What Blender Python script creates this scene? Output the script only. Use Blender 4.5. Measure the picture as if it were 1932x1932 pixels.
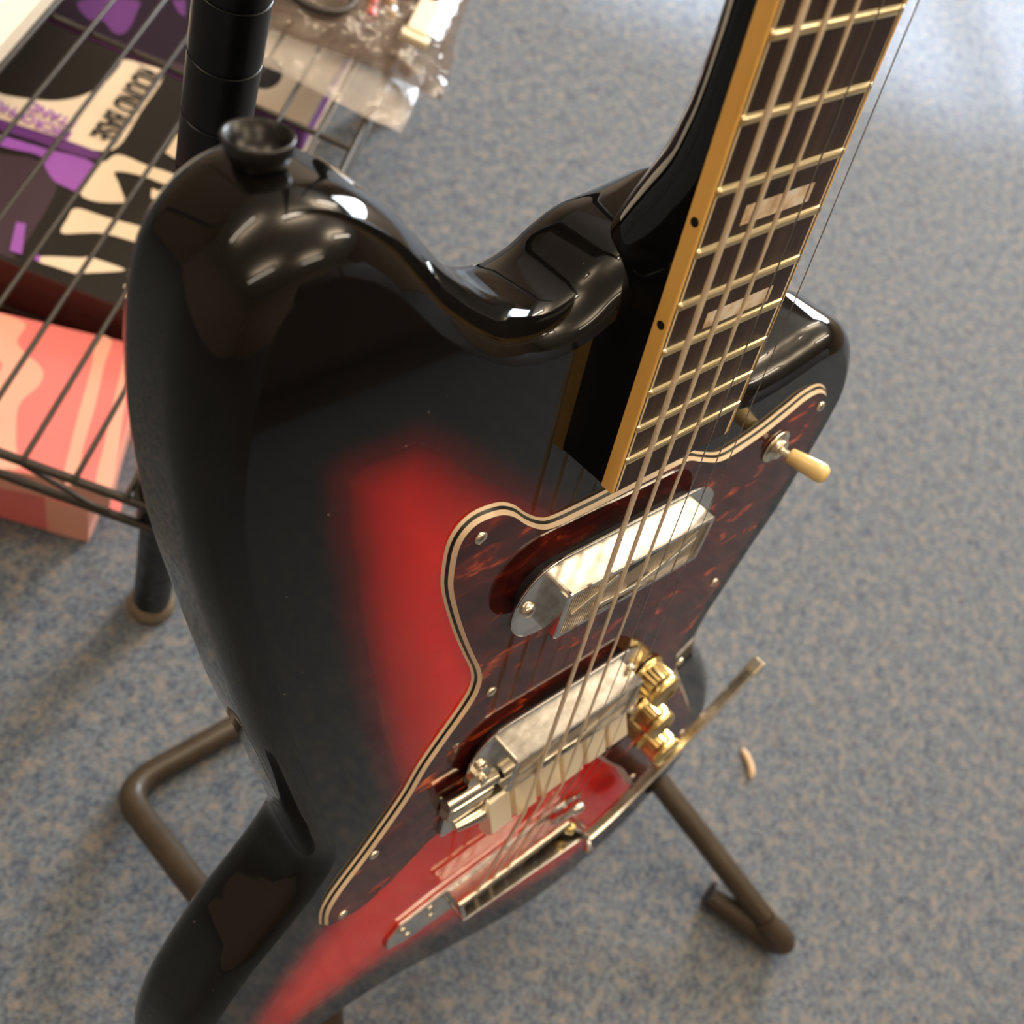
import bpy, bmesh, math, random
from mathutils import Vector, Matrix
from mathutils.geometry import delaunay_2d_cdt

S = bpy.context.scene
for o in list(bpy.data.objects):
    bpy.data.objects.remove(o, do_unlink=True)
COL = S.collection
random.seed(7)
MM = 0.001

# ------------------------------------------------------------------ camera
CAMH = 714.72
MW = Matrix(((0.74925, -0.38508, 0.53882), (-0.56853, -0.79129, 0.22504), (0.3397, -0.47495, -0.8118)))
cam_d = bpy.data.cameras.new('camera'); cam = bpy.data.objects.new('camera', cam_d); COL.objects.link(cam)
cx, cy, cz = MW.col[0], MW.col[1], MW.col[2]
rot = Matrix((cx, -cy, -cz)).transposed().to_4x4()
cam.matrix_world = Matrix.Translation((0, 0, CAMH * MM)) @ rot
cam_d.sensor_width = 36.0; cam_d.lens = 36.0 * 1935.0 / 1932.0
cam_d.clip_start = 0.01; cam_d.clip_end = 50
cam_d.dof.use_dof = True; cam_d.dof.focus_distance = 0.305; cam_d.dof.aperture_fstop = 13.5
S.camera = cam

# ------------------------------------------------------------------ world, lights, exposure
w = bpy.data.worlds.new('world'); S.world = w; w.use_nodes = True
w.node_tree.nodes['Background'].inputs[0].default_value = (1.0, 0.86, 0.70, 1)
w.node_tree.nodes['Background'].inputs[1].default_value = 0.03
S.view_settings.view_transform = 'Standard'
S.view_settings.look = 'None'
S.view_settings.exposure = -0.05
S.view_settings.gamma = 1.0
S.view_settings.use_curve_mapping = False

def area(name, loc, size, power, color, target):
    d = bpy.data.lights.new(name, 'AREA'); d.shape = 'RECTANGLE'; d.size, d.size_y = size
    d.energy = power; d.color = color
    o = bpy.data.objects.new(name, d); COL.objects.link(o); o.location = loc
    o.rotation_euler = (Vector(target) - Vector(loc)).to_track_quat('-Z', 'Y').to_euler()
    return o
WARM = (1.0, 0.86, 0.67)
PANELS = [(-1.2, -1.3), (0.9, -1.9), (2.4, -0.8), (-1.0, 1.1), (0.75, 0.45), (2.4, 1.1)]
LAMP_DOWN = [5, 6, 12, 7, 12, 15]
FILL_UP = [22, 26, 48, 26, 46, 54]
for i, (px, py) in enumerate(PANELS):
    area('ceiling_lamp', (px, py, 2.23), (1.15, 0.085), LAMP_DOWN[i], WARM, (px, py, 0))
    area('ceiling_fill_light', (px, py, 2.33), (1.15, 0.24), FILL_UP[i], WARM, (px, py, 3))  # added upward fill, brightens the ceiling and its reflections
area('window_daylight', (4.3, 1.6, 1.5), (1.5, 1.7), 340, (0.84, 0.92, 1.0), (1.9, 0.55, 0.0))

# daylight slanting in through a far doorway: three panes side by side
for t0, t1 in ((-0.62, 0.06), (0.12, 0.28), (0.33, 0.80)):
    c_ = Vector((1.80, 0.81, 0)) + Vector((0.81, -0.58, 0)) * (t0 + t1) / 2
    p_ = c_ + Vector((0.62 * 0.766, 0.785 * 0.766, 0.643)) * 2.2
    o_ = area('doorway_daylight', p_, (t1 - t0, 0.6), 17.0 * (t1 - t0) * 0.6, (0.80, 0.90, 1.0), c_)
    o_.data.spread = math.radians(5)

# ------------------------------------------------------------------ materials
MATS = {}
def mat(name, col, rough=0.5, metal=0.0, coat=0.0, spec=0.5, coat_rough=0.03, alpha=1.0, trans=0.0, ior=1.5):
    m = bpy.data.materials.new(name); m.use_nodes = True
    b = m.node_tree.nodes['Principled BSDF']
    b.inputs['Base Color'].default_value = (*col, 1)
    b.inputs['Roughness'].default_value = rough
    b.inputs['Metallic'].default_value = metal
    b.inputs['Coat Weight'].default_value = coat
    b.inputs['Coat Roughness'].default_value = coat_rough
    b.inputs['Specular IOR Level'].default_value = spec
    b.inputs['Alpha'].default_value = alpha
    b.inputs['Transmission Weight'].default_value = trans
    b.inputs['IOR'].default_value = ior
    MATS[name] = m
    return m
def nodes(m):
    return m.node_tree.nodes, m.node_tree.links, m.node_tree.nodes['Principled BSDF']
def noise_col(m, scale, stops, detail=4, rough=0.6, stretch=None, bump=0.0, bscale=None, coord='Object'):
    n, l, b = nodes(m)
    tc = n.new('ShaderNodeTexCoord'); mp = n.new('ShaderNodeMapping'); tx = n.new('ShaderNodeTexNoise')
    if stretch: mp.inputs['Scale'].default_value = stretch
    tx.inputs['Scale'].default_value = scale; tx.inputs['Detail'].default_value = detail; tx.inputs['Roughness'].default_value = rough
    l.new(tc.outputs[coord], mp.inputs[0]); l.new(mp.outputs[0], tx.inputs['Vector'])
    r = n.new('ShaderNodeValToRGB'); e = r.color_ramp.elements
    while len(e) < len(stops): e.new(0.5)
    for k, (p, c) in enumerate(stops):
        e[k].position = p; e[k].color = (*c, 1)
    l.new(tx.outputs['Fac'], r.inputs[0]); l.new(r.outputs[0], b.inputs['Base Color'])
    if bump:
        bt = n.new('ShaderNodeTexNoise'); bt.inputs['Scale'].default_value = bscale or scale; bt.inputs['Detail'].default_value = 5
        l.new(mp.outputs[0], bt.inputs['Vector'])
        bp = n.new('ShaderNodeBump'); bp.inputs['Strength'].default_value = bump; bp.inputs['Distance'].default_value = 0.002
        l.new(bt.outputs['Fac'], bp.inputs['Height']); l.new(bp.outputs[0], b.inputs['Normal'])
    return r

def carpet():
    m = mat('carpet', (0.2, 0.22, 0.25), 0.95, spec=0.15)
    n, l, b = nodes(m)
    tc = n.new('ShaderNodeTexCoord')
    def nz(sc, det, ro):
        t = n.new('ShaderNodeTexNoise'); t.inputs['Scale'].default_value = sc; t.inputs['Detail'].default_value = det
        t.inputs['Roughness'].default_value = ro; l.new(tc.outputs['Object'], t.inputs['Vector']); return t
    def ramp(src, stops):
        r = n.new('ShaderNodeValToRGB'); e = r.color_ramp.elements
        while len(e) < len(stops): e.new(0.5)
        for k, (p, c) in enumerate(stops):
            e[k].position = p; e[k].color = (*c, 1)
        l.new(src, r.inputs[0]); return r
    def mix(f, a, c, mode='MIX'):
        x = n.new('ShaderNodeMix'); x.data_type = 'RGBA'; x.blend_type = mode
        if isinstance(f, float): x.inputs[0].default_value = f
        else: l.new(f, x.inputs[0])
        l.new(a, x.inputs[6]); l.new(c, x.inputs[7]); return x.outputs[2]
    base = ramp(nz(260, 4, 0.7).outputs['Fac'], [(0.33, (0.062, 0.079, 0.104)), (0.5, (0.124, 0.149, 0.180)), (0.66, (0.20, 0.224, 0.248))])
    n2 = nz(95, 5, 0.7)
    fleck = ramp(n2.outputs['Fac'], [(0.48, (0, 0, 0)), (0.66, (1, 1, 1))])
    tan = n.new('ShaderNodeRGB'); tan.outputs[0].default_value = (0.255, 0.225, 0.20, 1)
    c1 = mix(fleck.outputs[0], base.outputs[0], tan.outputs[0])
    n3 = nz(55, 5, 0.65)
    n3.inputs['Distortion'].default_value = 0.3
    dk = ramp(n3.outputs['Fac'], [(0.33, (0.68, 0.71, 0.78)), (0.5, (1, 1, 1))])
    c2 = mix(1.0, c1, dk.outputs[0], 'MULTIPLY')
    l.new(c2, b.inputs['Base Color'])
    bt = nz(420, 5, 0.7)
    bp = n.new('ShaderNodeBump'); bp.inputs['Strength'].default_value = 0.6; bp.inputs['Distance'].default_value = 0.003
    l.new(bt.outputs['Fac'], bp.inputs['Height']); l.new(bp.outputs[0], b.inputs['Normal'])
carpet()

mat('wall_paint', (0.36, 0.27, 0.19), 0.8)
mat('ceiling_paint', (0.78, 0.70, 0.60), 0.85)
mat('dark_wood', (0.05, 0.03, 0.018), 0.5)
mat('lamp_housing', (0.6, 0.58, 0.52), 0.5)
mat('black_gloss', (0.004, 0.0038, 0.0035), 0.05, spec=0.42)
mat('chrome', (0.80, 0.78, 0.74), 0.15, 1.0)
noise_col(MATS['chrome'], 160, [(0.35, (0.55, 0.53, 0.49)), (0.6, (0.78, 0.76, 0.72))])
mat('nickel_warm', (0.83, 0.76, 0.62), 0.22, 1.0)
mat('saddle_metal', (0.95, 0.85, 0.66), 0.3, 0.45)
mat('fret_metal', (0.86, 0.74, 0.45), 0.28, 1.0)
mat('gold', (0.85, 0.64, 0.27), 0.25, 1.0)
mat('ball_brass', (0.34, 0.22, 0.10), 0.45, 0.8)
mat('binding_yellow', (0.72, 0.40, 0.085), 0.32, coat=0.4)
noise_col(MATS['binding_yellow'], 60, [(0.3, (0.82, 0.44, 0.095)), (0.6, (0.93, 0.55, 0.14))], stretch=(1, .2, 1))
mat('cream', (0.80, 0.66, 0.42), 0.35, coat=0.3)
mat('switch_cream', (0.90, 0.66, 0.28), 0.22, coat=0.6)
mat('ply_black', (0.01, 0.009, 0.008), 0.3)
mat('ply_white', (0.78, 0.62, 0.42), 0.3, coat=0.3)
mat('black_plastic', (0.006, 0.006, 0.006), 0.35)
mat('dot_black', (0.006, 0.005, 0.005), 0.5)
mat('rosewood', (0.03, 0.016, 0.012), 0.42, spec=0.4)
noise_col(MATS['rosewood'], 260, [(0.3, (0.016, 0.009, 0.007)), (0.55, (0.034, 0.018, 0.013)), (0.72, (0.06, 0.032, 0.022))], stretch=(1, .06, 1), bump=0.12)
mat('pearl', (0.75, 0.6, 0.42), 0.2, coat=0.8)
noise_col(MATS['pearl'], 130, [(0.35, (0.62, 0.44, 0.25)), (0.48, (0.90, 0.72, 0.48)), (0.6, (0.98, 0.92, 0.78))], detail=2)
mat('pickup_panel', (0.50, 0.45, 0.38), 0.45, 0.45)
mat('panel_dark', (0.03, 0.03, 0.035), 0.4)
mat('string_wound', (0.95, 0.80, 0.60), 0.4, 0.55)
mat('string_plain', (0.42, 0.39, 0.36), 0.3, 1.0)
mat('tube_rubber', (0.045, 0.031, 0.018), 0.42, spec=0.4)
noise_col(MATS['tube_rubber'], 40, [(0.3, (0.038, 0.026, 0.015)), (0.7, (0.055, 0.040, 0.025))])
mat('rack_post', (0.003, 0.003, 0.0033), 0.33, spec=0.3)
mat('rack_wire', (0.032, 0.025, 0.018), 0.4, 0.2)
mat('foot_cap', (0.22, 0.17, 0.11), 0.4, 0.3)
mat('box_black', (0.013, 0.0095, 0.006), 0.4, spec=0.3)
mat('box_plum', (0.012, 0.003, 0.014), 0.4, spec=0.3)
mat('box_edge', (0.05, 0.012, 0.010), 0.5)
mat('print_cream', (0.80, 0.65, 0.48), 0.35)
mat('print_purple', (0.30, 0.09, 0.42), 0.35)
mat('print_dark_purple', (0.12, 0.03, 0.17), 0.35)
mat('plum_print_sheen', (0.045, 0.024, 0.034), 0.35)
mat('print_black', (0.012, 0.010, 0.008), 0.35)
mat('pink_card', (0.85, 0.20, 0.19), 0.4)
mat('pink_pale', (0.92, 0.43, 0.32), 0.4)
mat('pink_deep', (0.66, 0.09, 0.08), 0.4)
mat('white_card', (0.85, 0.76, 0.62), 0.5)
mat('print_grey', (0.42, 0.40, 0.46), 0.5)
mat('plug_white', (0.85, 0.74, 0.55), 0.4)
mat('cable_red', (0.65, 0.06, 0.04), 0.35)
mat('cable_dark', (0.04, 0.035, 0.03), 0.4)
mat('tan_part', (0.45, 0.28, 0.12), 0.4)
mat('shaving', (0.66, 0.47, 0.29), 0.7)
def clear(name, col, alpha):
    m = mat(name, col, 0.12, coat=1.0, alpha=alpha)
    n, l, b = nodes(m)
    tc = n.new('ShaderNodeTexCoord'); t = n.new('ShaderNodeTexNoise'); t.inputs['Scale'].default_value = 45; t.inputs['Detail'].default_value = 3
    l.new(tc.outputs['Object'], t.inputs['Vector'])
    bp = n.new('ShaderNodeBump'); bp.inputs['Strength'].default_value = 0.8; bp.inputs['Distance'].default_value = 0.006
    l.new(t.outputs['Fac'], bp.inputs['Height']); l.new(bp.outputs[0], b.inputs['Normal']); l.new(bp.outputs[0], b.inputs['Coat Normal'])
clear('bag_brown', (0.12, 0.08, 0.05), 0.52)
clear('bag_clear', (0.55, 0.50, 0.46), 0.42)

def tortoise():
    m = mat('tortoise', (0.05, 0.01, 0.008), 0.05, spec=0.42)
    n, l, b = nodes(m)
    tc = n.new('ShaderNodeTexCoord'); mp = n.new('ShaderNodeMapping'); mp.inputs['Rotation'].default_value = (0, 0, 0.5); mp.inputs['Scale'].default_value = (0.55, 1.35, 1)
    l.new(tc.outputs['Object'], mp.inputs[0])
    t = n.new('ShaderNodeTexNoise'); t.inputs['Scale'].default_value = 80; t.inputs['Detail'].default_value = 5; t.inputs['Roughness'].default_value = 0.55; t.inputs['Distortion'].default_value = 0.6
    l.new(mp.outputs[0], t.inputs['Vector'])
    r = n.new('ShaderNodeValToRGB'); e = r.color_ramp.elements
    for _ in range(3): e.new(.5)
    for k, (p, c) in enumerate([(0.28, (0.014, 0.004, 0.004)), (0.47, (0.05, 0.007, 0.006)), (0.60, (0.12, 0.014, 0.009)), (0.67, (0.46, 0.07, 0.014)), (0.75, (0.9, 0.27, 0.04))]):
        e[k].position = p; e[k].color = (*c, 1)
    l.new(t.outputs['Fac'], r.inputs[0]); l.new(r.outputs[0], b.inputs['Base Color'])
tortoise()
def sunburst():
    m = mat('sunburst', (0.3, 0.01, 0.01), 0.045, coat=0.0, spec=0.42)
    n, l, b = nodes(m)
    at = n.new('ShaderNodeAttribute'); at.attribute_name = 'edge_distance'
    tc = n.new('ShaderNodeTexCoord'); t = n.new('ShaderNodeTexNoise'); t.inputs['Scale'].default_value = 25; l.new(tc.outputs['Object'], t.inputs['Vector'])
    ma = n.new('ShaderNodeMath'); ma.operation = 'MULTIPLY_ADD'; ma.inputs[1].default_value = 0.06; l.new(t.outputs['Fac'], ma.inputs[0]); l.new(at.outputs['Fac'], ma.inputs[2])
    r = n.new('ShaderNodeValToRGB'); e = r.color_ramp.elements
    for _ in range(2): e.new(.5)
    for k, (p, c) in enumerate([(0.38, (0.004, 0.0036, 0.0032)), (0.475, (0.07, 0.004, 0.003)), (0.60, (0.38, 0.010, 0.008)), (0.82, (0.72, 0.020, 0.014))]):
        e[k].position = p; e[k].color = (*c, 1)
    l.new(ma.outputs[0], r.inputs[0])
    # dust specks on the lacquer
    v = n.new('ShaderNodeTexVoronoi'); v.inputs['Scale'].default_value = 190; l.new(tc.outputs['Object'], v.inputs['Vector'])
    sr = n.new('ShaderNodeValToRGB'); sr.color_ramp.elements[0].position = 0.03; sr.color_ramp.elements[0].color = (1, 1, 1, 1)
    sr.color_ramp.elements[1].position = 0.05; sr.color_ramp.elements[1].color = (0, 0, 0, 1)
    l.new(v.outputs['Distance'], sr.inputs[0])
    g = n.new('ShaderNodeMath'); g.operation = 'GREATER_THAN'; g.inputs[1].default_value = 0.86
    sx = n.new('ShaderNodeSeparateColor'); l.new(v.outputs['Color'], sx.inputs[0]); l.new(sx.outputs[0], g.inputs[0])
    mu = n.new('ShaderNodeMath'); mu.operation = 'MULTIPLY'; l.new(sr.outputs[0], mu.inputs[0]); l.new(g.outputs[0], mu.inputs[1])
    mx = n.new('ShaderNodeMix'); mx.data_type = 'RGBA'; l.new(mu.outputs[0], mx.inputs[0]); l.new(r.outputs[0], mx.inputs[6]); mx.inputs[7].default_value = (0.35, 0.29, 0.23, 1)
    l.new(mx.outputs[2], b.inputs['Base Color'])
sunburst()
def wound(m):
    n, l, b = nodes(m)
    tc = n.new('ShaderNodeTexCoord'); wv = n.new('ShaderNodeTexWave'); wv.bands_direction = 'Y'; wv.inputs['Scale'].default_value = 560
    l.new(tc.outputs['Object'], wv.inputs['Vector'])
    bp = n.new('ShaderNodeBump'); bp.inputs['Strength'].default_value = 0.35; bp.inputs['Distance'].default_value = 0.0003
    l.new(wv.outputs['Fac'], bp.inputs['Height']); l.new(bp.outputs[0], b.inputs['Normal'])
wound(MATS['string_wound'])

# ------------------------------------------------------------------ mesh helpers
class MB:
    def __init__(s): s.v = []; s.f = []; s.sm = []
    def add(s, vs, fs, smooth=False):
        o = len(s.v); s.v += [tuple(p) for p in vs]
        s.f += [tuple(i + o for i in f) for f in fs]; s.sm += [smooth] * len(fs); return s
    def box(s, lo, hi, xf=None):
        (x0, y0, z0), (x1, y1, z1) = lo, hi
        vs = [(x0, y0, z0), (x1, y0, z0), (x1, y1, z0), (x0, y1, z0), (x0, y0, z1), (x1, y0, z1), (x1, y1, z1), (x0, y1, z1)]
        if xf: vs = [xf(p) for p in vs]
        return s.add(vs, [(3, 2, 1, 0), (4, 5, 6, 7), (0, 1, 5, 4), (1, 2, 6, 5), (2, 3, 7, 6), (3, 0, 4, 7)])
    def prism(s, poly, z0, z1, inset_top=0.0, xf=None):
        n = len(poly); top = offset(poly, inset_top) if inset_top else poly
        vs = [(p[0], p[1], z0) for p in poly] + [(p[0], p[1], z1) for p in top]
        if xf: vs = [xf(p) for p in vs]
        fs = [tuple(range(n - 1, -1, -1)), tuple(range(n, 2 * n))] + [(i, (i + 1) % n, n + (i + 1) % n, n + i) for i in range(n)]
        return s.add(vs, fs)
    def tube(s, pts, r, seg=10, caps=True, smooth=True):
        P = [Vector(p) for p in pts]; R = r if isinstance(r, (list, tuple)) else [r] * len(P)
        vs = []; fs = []; up = None
        for i, p in enumerate(P):
            t = (P[min(i + 1, len(P) - 1)] - P[max(i - 1, 0)]).normalized()
            if up is None:
                up = Vector((0, 0, 1)) if abs(t.z) < .9 else Vector((1, 0, 0))
            u = (up - t * up.dot(t)).normalized(); up = u; q = t.cross(u)
            for k in range(seg):
                a = 2 * math.pi * k / seg
                vs.append(p + (u * math.cos(a) + q * math.sin(a)) * R[i])
        for i in range(len(P) - 1):
            for k in range(seg):
                fs.append((i * seg + k, i * seg + (k + 1) % seg, (i + 1) * seg + (k + 1) % seg, (i + 1) * seg + k))
        s.add(vs, fs, smooth)
        if caps:
            s.add(vs[:seg], [tuple(range(seg - 1, -1, -1))]); s.add(vs[-seg:], [tuple(range(seg))])
        return s
    def lathe(s, c, axis, prof, seg=28, smooth=True, wob=None):
        c = Vector(c); t = Vector(axis).normalized(); u = t.orthogonal().normalized(); q = t.cross(u); vs = []; fs = []
        for (r, h) in prof:
            for k in range(seg):
                a = 2 * math.pi * k / seg; rr = r * (1 + (wob if (wob and k % 2) else 0))
                vs.append(c + t * h + (u * math.cos(a) + q * math.sin(a)) * max(rr, 1e-4))
        for i in range(len(prof) - 1):
            for k in range(seg):
                fs.append((i * seg + k, i * seg + (k + 1) % seg, (i + 1) * seg + (k + 1) % seg, (i + 1) * seg + k))
        return s.add(vs, fs, smooth)
def offset(poly, d):
    # inward offset (counter-clockwise polygons)
    n = len(poly); out = []
    for i in range(n):
        p = Vector(poly[i][:2]); a = Vector(poly[i - 1][:2]); b = Vector(poly[(i + 1) % n][:2])
        t1 = (p - a).normalized(); t2 = (b - p).normalized()
        n1 = Vector((-t1.y, t1.x)); n2 = Vector((-t2.y, t2.x)); m = (n1 + n2)
        m = m / max(m.length_squared / 2, 0.5)
        out.append((p.x + m.x * d, p.y + m.y * d))
    return out
def rrect(x0, y0, x1, y1, r, k=6):
    out = []
    for cx, cy, a0 in ((x1 - r, y1 - r, 0), (x0 + r, y1 - r, 90), (x0 + r, y0 + r, 180), (x1 - r, y0 + r, 270)):
        for i in range(k + 1):
            a = math.radians(a0 + 90 * i / k); out.append((cx + r * math.cos(a), cy + r * math.sin(a)))
    return out
def build(name, mb, m, parent=None, tf=None, bevel=0, sub=0, smooth_all=False):
    me = bpy.data.meshes.new(name)
    vs = [tf(p) for p in mb.v] if tf else [(p[0] * MM, p[1] * MM, p[2] * MM) for p in mb.v]
    me.from_pydata(vs, [], mb.f)
    me.polygons.foreach_set('use_smooth', [True] * len(mb.f) if smooth_all else mb.sm)
    me.materials.append(MATS[m] if isinstance(m, str) else m)
    bm = bmesh.new(); bm.from_mesh(me); bmesh.ops.recalc_face_normals(bm, faces=bm.faces); bm.to_mesh(me); bm.free()
    o = bpy.data.objects.new(name, me); COL.objects.link(o)
    if parent: o.parent = parent
    if bevel:
        b = o.modifiers.new('bevel', 'BEVEL'); b.width = bevel * MM; b.segments = 2; b.limit_method = 'ANGLE'; b.harden_normals = False
    return o
def catmull(pts, per=8, closed=True):
    n = len(pts); out = []
    for i in range(n if closed else n - 1):
        if closed: p = [pts[(i + k - 1) % n] for k in range(4)]
        else: p = [pts[max(0, min(n - 1, i + k - 1))] for k in range(4)]
        for s in range(per):
            t = s / per
            out.append(tuple(0.5 * (2 * p[1][d] + (p[2][d] - p[0][d]) * t + (2 * p[0][d] - 5 * p[1][d] + 4 * p[2][d] - p[3][d]) * t * t + (3 * p[1][d] - p[0][d] - 3 * p[2][d] + p[3][d]) * t ** 3) for d in range(len(pts[0]))))
    if not closed: out.append(tuple(pts[-1]))
    return out
def resample(pts, step, closed=True):
    P = [Vector(p) for p in pts] + ([Vector(pts[0])] if closed else [])
    L = [0]
    for a, b in zip(P, P[1:]): L.append(L[-1] + (b - a).length)
    n = max(3, int(L[-1] / step)); out = []; j = 0
    for i in range(n if closed else n + 1):
        d = L[-1] * i / n
        while j < len(L) - 2 and L[j + 1] < d: j += 1
        t = (d - L[j]) / max(L[j + 1] - L[j], 1e-9); q = P[j].lerp(P[j + 1], t); out.append(tuple(q))
    return out
def area2(p): return sum(p[i - 1][0] * p[i][1] - p[i][0] * p[i - 1][1] for i in range(len(p)))
def tag(o, label, cat, group=None, kind=None):
    o['label'] = label; o['category'] = cat
    if group: o['group'] = group
    if kind: o['kind'] = kind
    return o
def struct(o):
    o['kind'] = 'structure'; return o
def empty(name, loc, matrix=None):
    o = bpy.data.objects.new(name, None); COL.objects.link(o); o.empty_display_size = 0.05
    if matrix: o.matrix_world = matrix
    else: o.location = [c * MM for c in loc]
    return o

# ------------------------------------------------------------------ the room
X0, X1, Y0, Y1, ZC = -3000, 4500, -3600, 3400, 2600
def slab(name, lo, hi, m, label, cat):
    o = build(name, MB().box(lo, hi), m); struct(o); tag(o, label, cat, kind='structure'); return o
slab('floor', (X0, Y0, -40), (X1, Y1, 0), 'carpet', 'flecked blue grey carpet over the whole shop floor', 'carpet')
slab('ceiling', (X0, Y0, ZC), (X1, Y1, ZC + 40), 'ceiling_paint', 'pale beige shop ceiling above the guitar', 'ceiling')
slab('wall_back', (X0, Y1, 0), (X1, Y1 + 60, ZC), 'wall_paint', 'tan shop wall behind the wire rack', 'wall')
slab('wall_front', (X0, Y0 - 60, 0), (X1, Y0, ZC), 'wall_paint', 'tan shop wall facing the guitar front', 'wall')
slab('wall_left', (X0 - 60, Y0, 0), (X0, Y1, ZC), 'wall_paint', 'tan shop wall on the bass side', 'wall')
slab('wall_right', (X1, Y0, 0), (X1 + 60, Y1, ZC), 'wall_paint', 'tan shop wall on the treble side', 'wall')
for i, (px, py) in enumerate(PANELS):
    e = empty('ceiling_light', (px * 1000, py * 1000, ZC))
    tf = lambda p: (p[0] * MM, p[1] * MM, p[2] * MM)
    hb_ = MB().box((-600, -140, -350), (600, 140, -290)); hb_.tube([(-400, 0, -290), (-400, 0, 0)], 5, 8).tube([(400, 0, -290), (400, 0, 0)], 5, 8)
    build('housing', hb_, 'lamp_housing', e, tf)
    tag(e, ['fluorescent ceiling fitting in the %s of the shop' % s for s in ('front left corner', 'front middle', 'front right corner', 'back left corner', 'back middle', 'back right corner')][i], 'lamp', 'fluorescent ceiling fittings')

cab = empty('added_cabinet', (820, -1150, 0)); tag(cab, 'added dark brown cabinet out of view, darkening the reflections in the guitar', 'cabinet')  # unseen cabinet, added so the glossy body reflects something dark
cabm = MB().box((-620, -300, 60), (620, 300, 880)); build('carcass', cabm, 'dark_wood', cab, None, bevel=6)
build('plinth', MB().box((-600, -280, 0), (600, 270, 62)), 'dark_wood', cab)
for sx_ in (-1, 1):
    dd = build('door', MB().box((sx_ * 305 - 290, 300, 80), (sx_ * 305 + 290, 318, 860)), 'dark_wood', cab, None, bevel=3)
    build('handle', MB().tube([(sx_ * 40, 318, 430), (sx_ * 40, 340, 440), (sx_ * 40, 340, 540), (sx_ * 40, 318, 550)], 5, 10), 'nickel_warm', dd)

# ------------------------------------------------------------------ the guitar (local millimetres: x to treble, y to headstock, z out of the top)
GR = Matrix(((0.99993, 0.01115, 0.00345), (0.0, 0.29588, -0.95522), (-0.01167, 0.95516, 0.29586)))
GO = Vector((209.71, -2.11, 303.92))
GB = Vector((30.0, -215.0, -34.0))
gl = GO + GR @ GB
guitar = empty('electric_guitar', None, Matrix.Translation(gl * MM) @ GR.to_4x4())
tag(guitar, 'red and black sunburst electric guitar with tortoiseshell pickguard leaning on a tubular stand', 'guitar')
def gt(p): return ((p[0] - GB.x) * MM, (p[1] - GB.y) * MM, (p[2] - GB.z) * MM)
def gpart(name, mb, m, parent=None, **k): return build(name, mb, m, parent or guitar, gt, **k)

ZT, ZB = -14.0, -54.0
OUT = [(-115, 33), (-118, 54), (-122, 72), (-129, 105), (-136, 137), (-143, 180), (-147, 208), (-148.5, 235), (-148, 252), (-146, 267), (-142, 280), (-135, 289), (-126, 294), (-117, 294.5), (-108, 291.5), (-98, 285), (-90, 277), (-82, 268), (-73, 259), (-64, 252), (-55, 248.5), (-47, 248), (-39, 250), (-31, 255), (-21, 259), (0, 260), (18, 258), (28, 250), (31, 236), (32, 216), (36, 200), (45, 190), (58, 185.5), (75, 185.5), (90, 188), (100, 190), (109, 190.5), (117.5, 188.5), (125.5, 183.5), (132.5, 176), (139, 165), (143.5, 152), (143.5, 137), (141, 118), (135, 85), (127, 63), (121, 42), (116, 27), (114, 17), (115, 7), (119, -4), (128, -20), (141, -39), (154, -60), (163, -77), (172, -99), (178, -120), (180, -142), (176, -168), (165, -192), (145, -214), (118, -228), (85, -235), (48, -230), (10, -212), (-24, -192), (-55, -172), (-81, -160), (-100, -156), (-122, -155), (-145, -150), (-163, -140), (-174, -127), (-179, -112), (-180, -95), (-178, -75), (-171, -53), (-161, -34), (-149, -15), (-139, -3), (-128, 10), (-120, 21)]
outline = resample(catmull(OUT, 10), 2.4)
if area2(outline) < 0: outline.reverse()
def edge_r(p):
    # roundover radius: generous everywhere, tight where the neck joins
    d = math.hypot(max(18 - p[0], 0), max(196 - p[1], 0)) if p[0] < 34 else max(p[0] - 34, 0) + max(0, 196 - p[1])
    return 4.0 + 8.5 * min(1, d / 26.0)
def edge_dist(p):
    best = 1e9
    for i in range(len(outline)):
        a = outline[i - 1]; b = outline[i]
        dx, dy = b[0] - a[0], b[1] - a[1]; L = dx * dx + dy * dy
        t = max(0, min(1, ((p[0] - a[0]) * dx + (p[1] - a[1]) * dy) / L))
        d = (p[0] - a[0] - t * dx) ** 2 + (p[1] - a[1] - t * dy) ** 2
        if d < best: best = d
    return math.sqrt(best)
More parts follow.
